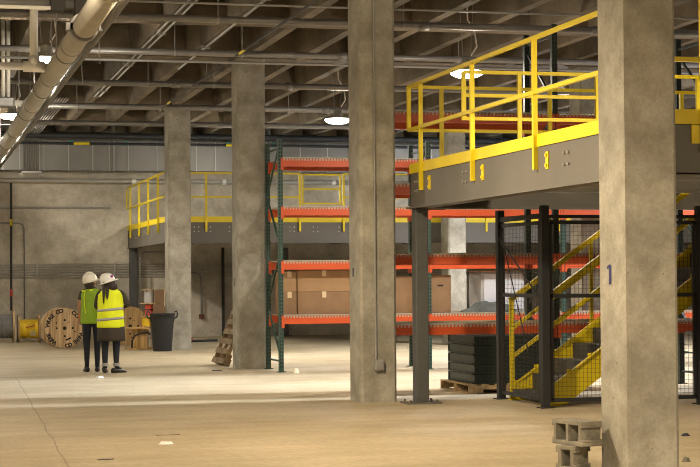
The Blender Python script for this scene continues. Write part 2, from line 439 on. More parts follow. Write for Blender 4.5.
part('clamp', M['dkpipe'], t, lambda b: (b.box(1.45, 19.5, 4.53, 1.62, 19.7, 4.72), b.box(1.72, 19.5, 4.5, 1.86, 19.7, 4.75)), bevel=.015)
part('slim_pipe', M['brightpipe'], t, lambda b: b.tube((-3, 19.45, 4.55), (1.45, 19.45, 4.55), .022, 10), smooth=True)

# ------------------------------------------------------------------ back wall services
t = thing('air_duct', (5, 45.9, 4.34), 'long rectangular galvanised air duct high on the back wall', 'duct')
def duct(b):
    b.box(XL+.2, 45.45, 4.36, XR-.2, 46.25, 5.12, M['galv'])
    x = -3.; k = 0
    while x < XR-.5:
        b.box(x-.012, 45.425, 4.345, x+.012, 45.47, 5.135, M['seam']); x += (.62, .42, .5, .74)[k % 4]; k += 1
part('duct_body', None, t, duct)
for x in (3.2, 5.0, 6.9, 9.1, 11.3): part('hanger_strap', M['zinc'], t, lambda b: b.box(x-.02, 45.36, 4.33, x+.02, 45.44, SZ))
for x in (3.9, 5.3, 8.0, 9.2): part('clamp', M['teal'], t, lambda b: b.box(x-.04, 45.38, 5.0, x+.04, 45.46, 5.12))
t = thing('black_pipe', (5, 45.0, 5.07), 'black pipe with yellow band in front of the duct', 'pipe')
part('pipe_run', M['black'], t, lambda b: b.tube((XL+.3, 45.2, 5.03), (XR-.3, 45.2, 5.03), .035, 10))
for x in (4.15, 8.1): part('marker_band', M['yellow'], t, lambda b: b.tube((x-.2, 45.2, 5.03), (x+.2, 45.2, 5.03), .039, 10))
for x in (2.9, 4.9, 7, 9): part('hanger_rod', M['zinc'], t, lambda b: b.tube((x, 45.2, 5.03), (x, 45.2, SZ), .008, 6))
t = thing('black_pipe', (5, 44.6, 5.3), 'thick black pipe tucked under the ceiling above the duct', 'pipe')
part('pipe_run', M['black'], t, lambda b: b.tube((XL+.3, 45.0, 5.22), (XR-.3, 45.0, 5.22), .08, 12))
t = thing('wall_pipe', (5, 46.1, 4.13), 'pale pipe running under the duct along the back wall', 'pipe')
part('pipe_run', M['insul'], t, lambda b: b.tube((XL+.3, 46.1, 4.12), (XR-.3, 46.1, 4.12), .06, 12), smooth=True)
for x in (1, 5.6, 6.6, 8, 11): part('coupling', M['brightpipe'], t, lambda b: b.tube((x-.05, 46.1, 4.12), (x+.05, 46.1, 4.12), .085, 12))
# dropping conduits at the left of the duct
t = thing('conduit_bank', (2.9, 45.3, 4.3), 'bank of bright upright conduits dropping in front of the duct', 'conduit')
for i in range(7):
    xx = 2.70 + i*.058
    part('conduit', M['zinc'], t, lambda b: b.path([(xx, 36, 5.25), (xx, 45.0, 5.25), (xx, 45.24, 5.19), (xx, 45.32, 5.05), (xx, 45.32, 4.32)], .017, 8), smooth=True)
part('trapeze_bracket', M['seam'], t, lambda b: (b.box(2.58, 45.28, 4.27, 3.18, 45.36, 4.32), b.box(2.58, 45.28, 4.2, 2.62, 45.36, 4.32), b.box(3.14, 45.28, 4.2, 3.18, 45.36, 4.32)))
# wall conduits
t = thing('wall_conduit', (5, 46.27, 3.42), 'horizontal conduit high across the bare back wall', 'conduit')
part('conduit', M['wallpipe'], t, lambda b: b.tube((XL+.3, 46.26, 3.42), (5.0, 46.26, 3.42), .03, 8))
t = thing('wall_conduit_bundle', (5, 46.25, 1.6), 'bundle of six grey conduits low along the back wall', 'conduit')
for i in range(6): part('conduit', M['wallpipe'], t, lambda b: b.tube((XL+.3, 46.27, 1.60+i*.068), (XR-.3, 46.27, 1.60+i*.068), .017, 8))
for x in (1, 3.1, 5.1, 7.2, 9.4): part('strap', M['wallpipe'], t, lambda b: b.box(x-.03, 46.24, 1.55, x+.03, 46.3, 1.99))
t = thing('drop_pipe', (2.41, 46.2, .9), 'dark upright drop pipe with yellow and red bands at left', 'pipe')
part('pipe_run', M['dkpipe'], t, lambda b: b.tube((2.42, 46.2, .75), (2.42, 46.2, 4.12), .03, 8))
part('yellow_band', M['yellow'], t, lambda b: b.tube((2.42, 46.2, 2.95), (2.42, 46.2, 3.12), .034, 8))
part('red_band', M['red'], t, lambda b: b.tube((2.42, 46.2, 1.12), (2.42, 46.2, 1.3), .036, 8))
t = thing('loop_conduit', (2.2, 46.25, 0), 'thin conduit bending down the wall near the left edge', 'conduit')
part('conduit', M['pipe'], t, lambda b: b.path([(XL+.3, 46.27, 3.02), (2.6, 46.27, 3.02), (2.72, 46.27, 2.98), (2.76, 46.27, 2.86), (2.76, 46.27, .02)], .016, 8), smooth=True)
t = thing('bent_conduit', (7.3, 46.2, 0), 'bent conduit with a red-brown outlet box under the far platform', 'conduit')
part('conduit', M['zinc'], t, lambda b: b.path([(6.6, 46.2, 1.70), (7.25, 46.2, 1.70), (7.36, 46.2, 1.66), (7.40, 46.2, 1.55), (7.40, 46.2, .58)], .03, 8), smooth=True)
part('outlet_box', M['redbrown'], t, lambda b: b.box(7.335, 46.18, .48, 7.465, 46.28, .60), bevel=.008)
t = thing('wall_standpipe', (7.95, 46.2, 0), 'dark upright pipe on the wall beneath the far platform', 'pipe')
part('pipe_run', M['dkpipe'], t, lambda b: b.tube((7.98, 46.2, 0), (7.98, 46.2, 2.37), .04, 8))
t = thing('wall_conduit', (3.4, 46.25, 0), 'tall bent conduit beside the far platform post', 'conduit')
part('conduit', M['zinc'], t, lambda b: b.path([(6.6, 45.9, 2.26), (5.86, 45.9, 2.26), (5.77, 45.9, 2.22), (5.73, 45.9, 2.12), (5.73, 45.9, 0)], .02, 8), smooth=True)

# ------------------------------------------------------------------ mezzanines
def bolts4(b, c, nrm, s=.05):
    c = Vector(c)
    for i in (-1, 1):
        for j in (-1, 1):
            p = c + (Vector((i*s, 0, j*s)) if nrm == 'Y' else Vector((0, i*s, j*s)))
            d = Vector((0, -.02, 0)) if nrm == 'Y' else Vector((-.02, 0, 0))
            b.tube(p, p+d, .016, 6)
ZD, ZB = 2.86, 2.42
RT, RM = 3.93, 3.39
MX, MY0, MY1 = 6.0, 13.7, 21.0
mez = thing('mezzanine_platform', (9, 17.5, 0), 'grey steel mezzanine with yellow railings on the right', 'platform')
def ibeam_y(b, x, y0, y1):     # channel face to -X
    b.box(x, y0, ZB, x+.02, y1, ZD); b.box(x, y0, ZB-.012, x+.16, y1, ZB+.012); b.box(x-.06, y0, ZB-.012, x+.02, y1, ZB+.006); b.box(x, y0, ZD-.02, x+.16, y1, ZD)
def ibeam_x(b, y, x0, x1, s=1):
    b.box(x0, y, ZB, x1, y+.02*s, ZD) if s > 0 else b.box(x0, y-.02, ZB, x1, y, ZD)
    ya, yb = (y, y+.16) if s > 0 else (y-.16, y)
    b.box(x0, ya, ZB-.012, x1, yb, ZB+.012); b.box(x0, ya, ZD-.02, x1, yb, ZD)
part('edge_beam', M['beam'], mez, lambda b: ibeam_y(b, MX, MY0, MY1))
part('edge_beam', M['beam'], mez, lambda b: ibeam_x(b, MY0, MX, 13.5, 1))
part('edge_beam', M['beam'], mez, lambda b: ibeam_x(b, MY1, MX, 13.5, -1))
part('end_plate', M['post'], mez, lambda b: b.box(MX-.005, MY1, ZB-.02, MX+.45, MY1+.015, ZD))
def decks(b):
    # deck with a well over the stairs (x 7.9..12, y 19.3..21)
    b.box(MX+.02, MY0+.02, ZD-.06, 13.5, 19.3, ZD-.005); b.box(MX+.02, 19.3, ZD-.06, 7.2, MY1-.02, ZD-.005); b.box(12, 19.3, ZD-.06, 13.5, MY1-.02, ZD-.005)
    x = MX+.2
    while x < 13.3:
        b.box(x, MY0+.1, ZD-.10, x+.08, 19.3, ZD-.055)
        x += .18
part('deck', M['deck'], mez, decks)
def joists(b):
    for y in (15.2, 16.8, 18.2, 19.25): b.box(MX+.02, y-.04, ZB+.12, 13.5, y+.04, ZD-.1)
part('floor_joist', M['deck'], mez, joists)
def sup(b, x, y): b.box(x-.082, y-.09, .012, x+.082, y+.09, ZB-.012)
for x, y in ((6.075, 20.86), (12.2, 20.86), (12.2, 14.0)):
    p = part('support_post', M['post'], mez, lambda b: sup(b, x, y), bevel=.012)
    part('base_plate', M['beam'], p, lambda b: (b.box(x-.22, y-.18, 0, x+.22, y+.18, .018), [b.tube((x+i*.17, y+j*.13, .018), (x+i*.17, y+j*.13, .05), .015, 6) for i in (-1,1) for j in (-1,1)]))
def bl(b):
    for y in (20.72, 18.75, 15.6): bolts4(b, (MX, y, 2.68), 'X', .055)
part('bolt', M['zinc'], mez, bl)
part('kick_plate', M['yellow'], mez, lambda b: b.box(MX-.012, MY0-.012, ZD-.015, MX+.0, MY1+.01, ZD+.11))
part('kick_plate', M['yellow'], mez, lambda b: b.box(MX-.012, MY0-.014, ZD-.015, 13.5, MY0, ZD+.11))
RW = .04
RX, RYN, RYF = MX-.025, MY0-.035, MY1-.03
def rail_post(parent, x, y, z0, z1=RT): part('rail_post', M['yellow'], parent, lambda b: b.box(x-RW/2-.003, y-RW/2-.003, z0, x+RW/2+.003, y+RW/2+.003, z1))
def rail(parent, name, p, q): part(name, M['yellow'], parent, lambda b: b.bar(p, q, RW, RW))
for y in (20.45, 18.42, 16.41, 14.6):
    rail_post(mez, RX, y, ZD-.24)
    part('toggle_bracket', M['yellow'], mez, lambda b: (b.box(MX-.012, y-.33, ZD-.25, MX+.0, y-.26, ZD-.08), b.box(MX-.03, y-.31, ZD-.13, MX-.01, y-.28, ZD-.10), b.box(MX-.03, y-.31, ZD-.23, MX-.01, y-.28, ZD-.20)))
rail_post(mez, RX, RYF, RM-.01)
rail(mez, 'top_rail', (RX, RYN, RT), (RX, RYF, RT)); rail(mez, 'mid_rail', (RX, RYN, RM), (RX, RYF, RM))
for x in (6.49, 8.3, 10.1, 11.9):
    rail_post(mez, x, RYN, ZD-.24)
    part('toggle_bracket', M['yellow'], mez, lambda b: (b.box(x-.10, MY0-.02, ZD-.18, x-.03, MY0+.005, ZD-.02), b.tube((x-.065, MY0-.024, ZD-.06), (x-.065, MY0-.018, ZD-.06), .012, 6, ), b.tube((x-.065, MY0-.024, ZD-.14), (x-.065, MY0-.018, ZD-.14), .012, 6)))
rail(mez, 'top_rail', (RX, RYN, RT), (13.4, RYN, RT)); rail(mez, 'mid_rail', (RX, RYN, RM), (13.4, RYN, RM))
# far end railing and the stair-well railing
for x in (6.40, 7.84, 9.65, 11.6): rail_post(mez, x, RYF, ZD-.1, RT)
rail(mez, 'top_rail', (RX, RYF, RT), (13.4, RYF, RT)); rail(mez, 'mid_rail', (RX, RYF, RM), (13.4, RYF, RM))
for x in (6.16, 6.84, 7.81, 9.1, 10.6): rail_post(mez, x, 19.3, RM-.02 if x != 6.84 and x != 9.1 else ZD-.01, RT)
rail(mez, 'top_rail', (6.16, 19.3, RT), (12.0, 19.3, RT)); rail(mez, 'mid_rail', (6.16, 19.3, RM), (12.0, 19.3, RM))
rail(mez, 'gate_rail', (6.16, 19.3, 3.66), (7.81, 19.3, 3.66))

# far mezzanine along the back wall
FX, FY = 5.45, 39.1
BD, BB = 2.83, 2.36
fm = thing('mezzanine_platform', (10, 42, 0), 'far grey mezzanine with yellow railings against the back wall', 'platform')
def fbeam(b): b.box(FX, FY, BB, FX+.02, YB-.05, BD); b.box(FX-.03, FY, BB-.012, FX+.14, YB-.05, BB+.012); b.box(FX, YB-.2, BB, FX+.35, YB-.05, BD)
part('edge_beam', M['beam'], fm, fbeam)
part('edge_beam', M['beam'], fm, lambda b: (b.box(FX, FY, BB, XR-.3, FY+.02, BD), b.box(FX, FY-.06, BB-.012, XR-.3, FY+.14, BB+.012)))
part('deck', M['deck'], fm, lambda b: b.box(FX+.03, FY+.03, BD-.07, XR-.3, YB-.05, BD-.005))
def fj(b):
    for x in range(7, 19, 2): b.box(x-.05, FY+.03, BB+.1, x+.05, YB-.06, BD-.07)
part('floor_joist', M['post'], fm, fj)
for x, y in ((FX+.12, YB-.25), (FX+.20, FY+.25), (9.6, YB-.3), (15.5, FY+.2)):
    p = part('support_post', M['post'], fm, lambda b: b.box(x-.1, y-.1, .015, x+.1, y+.1, BB), bevel=.01)
    part('base_plate', M['beam'], p, lambda b: b.box(x-.18, y-.16, 0, x+.18, y+.16, .018))
part('kick_plate', M['yellow'], fm, lambda b: b.box(FX-.012, FY-.012, BD-.01, FX, YB-.02, BD+.12))
part('kick_plate', M['yellow'], fm, lambda b: b.box(FX, FY-.012, BD-.01, XR-.3, FY, BD+.12))
fx, fy = FX-.035, FY-.035
for y in (45.4, 43.6, 41.8, 40.06): rail_post(fm, fx, y, BD-.22, RT)
rail(fm, 'top_rail', (fx, YB-.3, RT), (fx, fy, RT)); rail(fm, 'mid_rail', (fx, YB-.3, RM), (fx, fy, RM))
part('rail_return', M['yellow'], fm, lambda b: b.bar((fx, YB-.12, RT-.05), (fx, YB-.12, RM), RW, RW))
for x in (6.37, 8.53, 9.56, 11.3, 13.0, 14.8, 16.6): rail_post(fm, x, fy, BD-.22, RT)
rail(fm, 'top_rail', (fx, fy, RT), (8.53, fy, RT)); rail(fm, 'mid_rail', (fx, fy, RM), (8.53, fy, RM))
g = part('gate', M['yellow'], fm, lambda b: (b.box(8.575, fy-.02, 3.22, 8.615, fy+.02, RT), b.box(9.46, fy-.02, 3.22, 9.50, fy+.02, RT), b.bar((8.6, fy, RT-.02), (9.48, fy, RT-.02), RW, RW), b.bar((8.6, fy, 3.58), (9.48, fy, 3.58), RW, RW), b.bar((8.6, fy, 3.25), (9.48, fy, 3.25), RW, RW)))
rail(fm, 'top_rail', (9.56, fy, RT), (XR-.4, fy, RT)); rail(fm, 'mid_rail', (9.56, fy, RM), (XR-.4, fy, RM))
def fb(b):
    for x in (6.15, 6.42, 6.95, 7.5, 8.35, 8.9, 9.5, 12.3, 13.3): bolts4(b, (x, FY, BD-.17), 'Y', .05)
    for y in (40.6, 42.7, 44.4): bolts4(b, (FX, y, BD-.2), 'X', .045)
part('bolt', M['seam'], fm, fb)

# ------------------------------------------------------------------ pallet racks
def upright(b, x, y, h, front=True):
    b.box(x-.038, y-.035, .01, x+.038, y+.035, h)
    z = .08
    while z < h-.04:                                    # the punched slots in pairs
        for dx in (-.019, .019): b.box(x+dx-.009, y-.0375, z, x+dx+.009, y-.034, z+.028, M['hole'])
        z += .06
def rack(name, label, xs, y0, dep, h, levels, deck=True, bh=.125, group=None, paint='green'):
    t = thing(name, (xs[0], y0, 0), label, 'pallet rack', group)
    for x in xs:
        for y in (y0, y0+dep):
            mb = MB(); mb.mi(M[paint]); upright(mb, x, y, h)
            u = mb.build('upright', M[paint], t)
            part('foot_plate', M[paint], u, lambda b: b.box(x-.07, y-.06, 0, x+.07, y+.06, .012))
        z = .18; k = 0
        part('brace', M[paint], t, lambda b: b.bar((x, y0, z), (x, y0+dep, z), .03, .03))
        while z + .9 < h:
            a, c = (y0+dep, y0) if k % 2 else (y0, y0+dep)
            part('brace', M[paint], t, lambda b: b.bar((x, a, z+.05), (x, c, z+.88), .03, .03))
            z += .92; k += 1
        part('brace', M[paint], t, lambda b: b.bar((x, y0, h-.15), (x, y0+dep, h-.15), .03, .03))
    for i in range(len(xs)-1):
        xa, xb = xs[i]+.04, xs[i+1]-.04
        for z in levels:
            for y, sgn in ((y0, -1), (y0+dep, 1)):
                def bm_(b):
                    b.box(xa, y-.03, z-bh/2, xb, y+.03, z+bh/2)
                    b.box(xa-.005, y-.034+.0, z-bh/2-.004, xb+.005, y+.034, z-bh/2+.03)
                o = part('beam', M['orange'], t, bm_)
                for xe in (xa-.035, xb-.012):
                    part('beam_connector', M['orange'], o, lambda b: b.box(xe, y-.043, z-.13, xe+.047, y+.036, z+.075))
            if deck:
                def dk(b):
                    ys, ye = y0-.032, y0+dep+.032; zt = z+bh/2
                    n = int((xb-xa)/.05); w = (xb-xa)/n
                    for k in range(n):
                        b.bar((xa+(k+.5)*w, ys, zt+.008), (xa+(k+.5)*w, ye, zt+.008), .024, .016)
                        b.box(xa+(k+.5)*w-.012, ys-.006, zt-.03, xa+(k+.5)*w+.012, ys+.002, zt+.016)
                    for j in range(8): b.bar((xa, ys+.01+j*(dep+.04)/7, zt+.02), (xb, ys+.01+j*(dep+.04)/7, zt+.02), .01, .01)
                part('wire_deck', M['wire'], t, dk)
    return t
LV = [.86, 1.76, 2.66, 3.47]
rack('pallet_rack', 'long orange and green pallet rack holding the cardboard boxes', [5.87, 8.42, 10.84, 13.40], 28.4, 1.07, 3.86, LV)
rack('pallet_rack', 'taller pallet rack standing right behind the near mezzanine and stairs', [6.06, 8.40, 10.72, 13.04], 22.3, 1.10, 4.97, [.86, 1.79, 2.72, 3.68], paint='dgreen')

# ------------------------------------------------------------------ boxes on the rack
ZS = .86+.0625+.026
def carton(x0, x1, y0, y1, z0, z1, label, mat, group=None, tape=True, hand=False):
    t = thing('cardboard_box', ((x0+x1)/2, (y0+y1)/2, z0), label, 'box', group)
    part('carton', mat, t, lambda b: b.box(x0, y0, z0, x1, y1, z1), bevel=.008)
    if tape:
        xm = (x0+x1)/2
        part('tape_strip', M['tape'], t, lambda b: (b.box(xm-.035, y0-.003, z1-.10, xm+.035, y0+.01, z1+.002), b.box(xm-.035, y0-.002, z1-.005, xm+.035, y1, z1+.003)))
    if hand:
        xm = (x0+x1)/2; zm = z0+(z1-z0)*.72
        part('hand_hole', M['hole'], t, lambda b: b.box(xm-.05, y0-.002, zm-.014, xm+.05, y0+.01, zm+.014))
    return t
y0, y1 = 28.55, 29.15
zc = (ZS+1.74)/2 - .02
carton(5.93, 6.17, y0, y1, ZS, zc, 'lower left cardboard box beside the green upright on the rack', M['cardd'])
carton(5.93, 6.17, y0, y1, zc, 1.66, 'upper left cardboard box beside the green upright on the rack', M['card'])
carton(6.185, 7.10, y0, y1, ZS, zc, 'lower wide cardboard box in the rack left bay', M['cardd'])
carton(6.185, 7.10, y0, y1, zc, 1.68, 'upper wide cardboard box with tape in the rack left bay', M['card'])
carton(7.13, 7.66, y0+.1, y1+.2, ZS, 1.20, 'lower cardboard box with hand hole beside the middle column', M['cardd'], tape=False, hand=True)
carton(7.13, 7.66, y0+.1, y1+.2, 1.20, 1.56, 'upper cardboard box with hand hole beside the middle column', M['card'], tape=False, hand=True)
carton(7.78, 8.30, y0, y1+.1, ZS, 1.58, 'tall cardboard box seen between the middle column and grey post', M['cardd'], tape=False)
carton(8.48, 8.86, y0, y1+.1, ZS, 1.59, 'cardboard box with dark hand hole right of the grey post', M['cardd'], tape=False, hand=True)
t = thing('grey_cabinet', (9.75, 28.9, ZS), 'grey and white metal cabinet sitting on the rack shelf', 'cabinet')
part('body', M['greybox'], t, lambda b: b.box(9.42, 28.62, ZS, 10.2, 29.3, 1.63), bevel=.01)
part('front_panel', M['whitebox'], t, lambda b: b.box(9.47, 28.60, ZS+.05, 10.17, 28.63, 1.60))
part('top_flap', M['card'], t, lambda b: b.box(9.40, 28.60, 1.632, 10.2, 29.3, 1.655))
# crumpled tarp
def tarp(b):
    n, m_ = 18, 9; vs = []; fs = []
    for i in range(n+1):
        for j in range(m_+1):
            u, w = i/n, j/m_
            x = 9.02+u*1.05; y = 28.40+w*.17
            env = math.sin(PI*min(1, u*1.05+.02))**.6 * math.sin(PI*w)**.5
            z = ZS+.01 + env*(.10+.22*u*(1.25-u)+.03*math.sin(u*17+w*5)+.025*math.sin(u*29-w*9)) + (random.random()-.5)*.05*env
            vs.append((x+(random.random()-.5)*.02, y, z))
    for i in range(n):
        for j in range(m_): fs.append((i*(m_+1)+j, (i+1)*(m_+1)+j, (i+1)*(m_+1)+j+1, i*(m_+1)+j+1))
    b.add(vs, fs)
o = part('crumpled_tarp', M['tarp'], None, tarp, smooth=True, sub=1); local_origin(o)
tag(o, 'dark crumpled tarp heaped on the shelf before the grey cabinet', 'tarp')

# ------------------------------------------------------------------ stair and cage
st = thing('steel_staircase', (7.5, 20.5, 0), 'yellow steel staircase rising to the mezzanine behind mesh', 'staircase')
SYN, SYF = 19.88, 21.05
run, rise = .272, .19
nst = 14
x_s = 7.31
slope = rise/run
def stringer(b, y):
    zt = lambda x: .17 + (x-x_s)*slope
    xe = x_s + nst*run
    b.prism([(x_s, .0), (x_s+.18, 0), (x_s+.30, .02+.0), (xe, zt(xe)-.30), (xe, zt(xe)), (x_s, zt(x_s))], y-.006, y+.006, None, 'XZ')
    b.prism([(x_s, zt(x_s)-.02), (xe, zt(xe)-.02), (xe, zt(xe)), (x_s, zt(x_s))], y-.03, y+.03, None, 'XZ')
    b.box(x_s-.02, y-.05, 0, x_s+.2, y+.05, .012)
for y in (SYN, SYF): part('stringer', M['yellow'], st, lambda b: stringer(b, y))
for k in range(nst):
    xa = x_s+.02+k*run; z = .16+k*rise-.02
    part('tread', M['treads'], st, lambda b: (b.box(xa, SYN+.01, z-.045, xa+.30, SYF-.01, z), b.box(xa+.27, SYN+.01, z, xa+.285, SYF-.01, z+rise-.045)))
    for y in (SYN+.012, SYF-.012): part('tread_bracket', M['yellow'], st, lambda b: b.box(xa+.02, y-.006, z, xa+.28, y+.006, z+.11))
for y in (SYN, SYF):
    z0 = 1.26
    xe = x_s+nst*run-.2
    xq = x_s+.02
    part('newel_post', M['yellow'], st, lambda b: b.box(xq-.025, y-.025, 0, xq+.025, y+.025, z0))
    part('handrail', M['yellow'], st, lambda b: b.bar((xq-.02, y, z0), (xe, y, z0+(xe-xq)*slope), .06, .06))
    for dz in (.36, .72): part('mid_rail', M['yellow'], st, lambda b: b.bar((xq, y, z0-dz), (xe, y, z0-dz+(xe-xq)*slope), .035, .045))
    for k in (1, 2, 3):
        xx = xq + k*1.08
        part('baluster', M['yellow'], st, lambda b: b.box(xx-.02, y-.02, .17+(xx-x_s)*slope-.05, xx+.02, y+.02, z0+(xx-xq)*slope))
# cage
cg = thing('mesh_cage', (7.25, 19.65, 0), 'black wire mesh cage enclosing the yellow staircase', 'cage')
QX, QN, QF = 7.25, 19.62, 21.24
for x, y in ((QX, QF), (QX, QN), (9.25, QN), (11.2, QN)):
    p = part('cage_post', M['black'], cg, lambda b: b.box(x-.046, y-.046, .01, x+.046, y+.046, ZB-.02))
    part('foot_plate', M['black'], p, lambda b: b.box(x-.085, y-.085, 0, x+.085, y+.085, .012))
def mesh_panel(p, q, z0, z1, parent):
    p, q = Vector((*p, 0)), Vector((*q, 0)); d = (q-p); Ln = d.length; d.normalize()
    fr = part('panel_frame', M['black'], parent, lambda b: [b.bar(p+Vector((0,0,z)), q+Vector((0,0,z)), .035, .045) for z in (z0, 1.325, z1)] + [b.bar(e+Vector((0,0,z0)), e+Vector((0,0,z1)), .035, .035) for e in (p+d*.02, q-d*.02)])
    def wm(b):
        n = int(Ln/.052)
        for i in range(1, n): c = p+d*(Ln*i/n); b.bar(c+Vector((0,0,z0)), c+Vector((0,0,z1)), .003, .003)
        m_ = int((z1-z0)/.052)
        for j in range(1, m_): z = z0+(z1-z0)*j/m_; b.bar(p+Vector((0,0,z)), q+Vector((0,0,z)), .003, .003)
    part('wire_mesh', M['black'], fr, wm)
mesh_panel((QX, QF-.06), (QX, QN+.14), .09, 2.20, cg)
mesh_panel((QX+.06, QN), (9.19, QN), .09, 2.20, cg)
mesh_panel((9.31, QN), (11.14, QN), .09, 2.20, cg)
part('cage_post', M['black'], cg, lambda b: b.box(QX-.03, QN+.08, .05, QX+.03, QN+.13, 2.12))
part('door_chain', M['black'], cg, lambda b: b.bar((QX-.03, 21.05, 2.0), (QX-.03, 20.1, .6), .01, .01))
part('door_brace', M['black'], cg, lambda b: b.bar((QX-.03, QF, 2.08), (QX-.03, QN+.1, 1.3), .012, .016))
part('top_beam', M['black'], cg, lambda b: (b.bar((QX, QF, 2.28), (QX, QN, 2.28), .05, .06), b.bar((QX, QN, 2.27), (11.2, QN, 2.27), .04, .04)))

# ------------------------------------------------------------------ pallets
def pallet_parts(t, L=1.2, W=1.0, H=.13, wd='pallet'):
    """pallet lying flat, local coordinates, deck up: stringers along x"""
    def mk(name, fn):
        mb = MB(); mb.local = True; fn(mb); return mb.build(name, M[wd], t)
    for y in (-W/2+.02, 0, W/2-.02):
        def sg(b):
            b.box(-L/2, y-.02, .06, L/2, y+.02, H-.018)
            for x0, x1 in ((-L/2, -L/2+.2), (-.17, .17), (L/2-.2, L/2)): b.box(x0, y-.02, .018, x1, y+.02, .06)
        mk('stringer', sg)
    n = 7
    for i in range(n):
        x = -L/2+.05+i*(L-.1)/(n-1); mk('deck_board', lambda b: b.box(x-.05, -W/2, H-.018, x+.05, W/2, H))
    for x in (-L/2+.06, 0, L/2-.06): mk('bottom_board', lambda b: b.box(x-.06, -W/2, 0, x+.06, W/2, .018))
t = thing('wooden_pallet', (7.72, 22.55, 0), 'wooden pallet lying flat under the dark green steel stack', 'pallet')
pallet_parts(t, 1.2, 1.3)
t.location = (7.73, 22.86, 0)
t2 = thing('wooden_pallet', (5.3, 30.8, 0), 'worn wooden pallet standing up and leaning beside a column', 'pallet')
pallet_parts(t2, 1.2, 1.0, wd='oldpallet')
# stand it on its end: local x -> up and leaning towards +X, local y -> depth
lean = math.radians(23)
R = Matrix(((math.sin(lean), 0, -math.cos(lean)), (0, 1, 0), (math.cos(lean), 0, math.sin(lean)))).to_4x4()
R = Matrix.Rotation(math.radians(2), 4, 'Z') @ R
t2.matrix_world = Matrix.Translation((5.35+.6*math.sin(lean), 31.0, .6*math.cos(lean)+.0)) @ R
# green perforated steel stack
NL = 5
names = ['bottom', 'second', 'middle', 'fourth', 'topmost']
for k in range(NL):
    z0 = .131+k*.128; z1 = z0+.122
    xa, xb, ya, yb = 7.22, 8.31, 22.24, 23.40
    t = thing('steel_upright_bundle', ((xa+xb)/2, (ya+yb)/2, z0), 'dark green perforated steel bundle, %s layer on the pallet' % names[k], 'steel bundle', 'green steel bundles on the pallet')
    def bdl(b):
        b.box(xa, ya+.004, z0, xb, yb, z1-.012); b.box(xa-.012, ya, z1-.012, xb, yb, z1)
    part('channel', M['dgreen'], t, bdl)
    def hl(b):
        x = xa+.03
        while x < xb-.03:
            for zz in (z0+.018, z0+.068): b.box(x, ya-.001, zz, x+.034, ya+.006, zz+.034)
            x += .062
    part('slot_row', M['hole'], t, hl)
    def lp(b):
        for y in (22.5, 22.65, 22.8, 23.0): b.box(xa-.02, y, z0+.03, xa+.002, y+.025, z0+.05); 
    part('end_lip', M['dgreen'], t, lambda b: (b.box(xa-.02, ya+.02, z0+.005, xa, yb-.02, z0+.02), b.box(xa-.012, yb-.03, z0, xa, yb, z1)))

# ------------------------------------------------------------------ concrete blocks
def cmu(loc, rz, L, label, cores):
    t = thing('concrete_block', loc, label, 'concrete block')
    t.rotation_euler = (0, 0, rz); t.scale = (1.05, 1.05, 1.05)
    # lying on its side: cores run along local y, length local x, height z
    W, Hh = .19, .19
    mb = MB(); mb.local = True
    w = .032
    mb.box(-L/2, -Hh/2, 0, L/2, Hh/2, w); mb.box(-L/2, -Hh/2, W-w, L/2, Hh/2, W)
    n = cores
    inner = [-L/2+.012+ (L-.024)*i/n for i in range(n+1)]
    for i, x in enumerate(inner):
        if i == 0: xa, xb = -L/2+.02, -L/2+.02+w
        elif i == n: xa, xb = L/2-.02-w, L/2-.02
        else: xa, xb = x-w/2, x+w/2
        mb.box(xa, -Hh/2, w-.002, xb, Hh/2, W-w+.002)
    for z0 in (w, W-w-.018):          # the ears at both ends
        mb.box(-L/2, -Hh/2, z0, -L/2+.025, Hh/2, z0+.018); mb.box(L/2-.025, -Hh/2, z0, L/2, Hh/2, z0+.018)
    mb.build('block', M['cmu'], t, bevel=.004)
    return t
cmu((5.16, 13.34, 0), math.radians(121), .19, 'half concrete block on the floor beneath another block', 1)
cmu((5.203, 13.363, .2), math.radians(105), .39, 'two-hole concrete block resting on top of a half block', 2)

# ------------------------------------------------------------------ reels, spools, bin
def local_part(name, mat, t, fn, **k):
    mb = MB(); mb.local = True; fn(mb); return mb.build(name, mat, t, **k)
def letters(text, r, a0, a1, size, parent, y, mat):
    """letters cut from thin sheet, set on an arc in the local XZ plane facing -Y"""
    out = bmesh.new()
    n = len(text)
    for i, ch in enumerate(text):
        if ch == ' ': continue
        cu = bpy.data.curves.new('lettering', 'FONT'); cu.body = ch; cu.size = size; cu.align_x = 'CENTER'; cu.extrude = .002; cu.offset = .006
        tmp = bpy.data.objects.new('lettering', cu); COL.objects.link(tmp)
        bpy.context.view_layer.update()
        dg = bpy.context.evaluated_depsgraph_get()
        me = bpy.data.meshes.new_from_object(tmp.evaluated_get(dg))
        ang = a0 + (a1-a0)*i/(n-1)                 # clockwise from the top
        me.transform(Matrix.Translation((0, y, 0)) @ Matrix.Rotation(ang, 4, 'Y') @ Matrix.Translation((0, 0, r)) @ Matrix.Rotation(PI/2, 4, 'X') @ Matrix.Scale(1.15, 4, (1,0,0)))
        out.from_mesh(me)
        bpy.data.objects.remove(tmp); bpy.data.curves.remove(cu); bpy.data.meshes.remove(me)
    me = bpy.data.meshes.new('lettering'); out.to_mesh(me); out.free(); me.materials.append(mat)
    o = bpy.data.objects.new('lettering', me); COL.objects.link(o); o.parent = parent
    return o
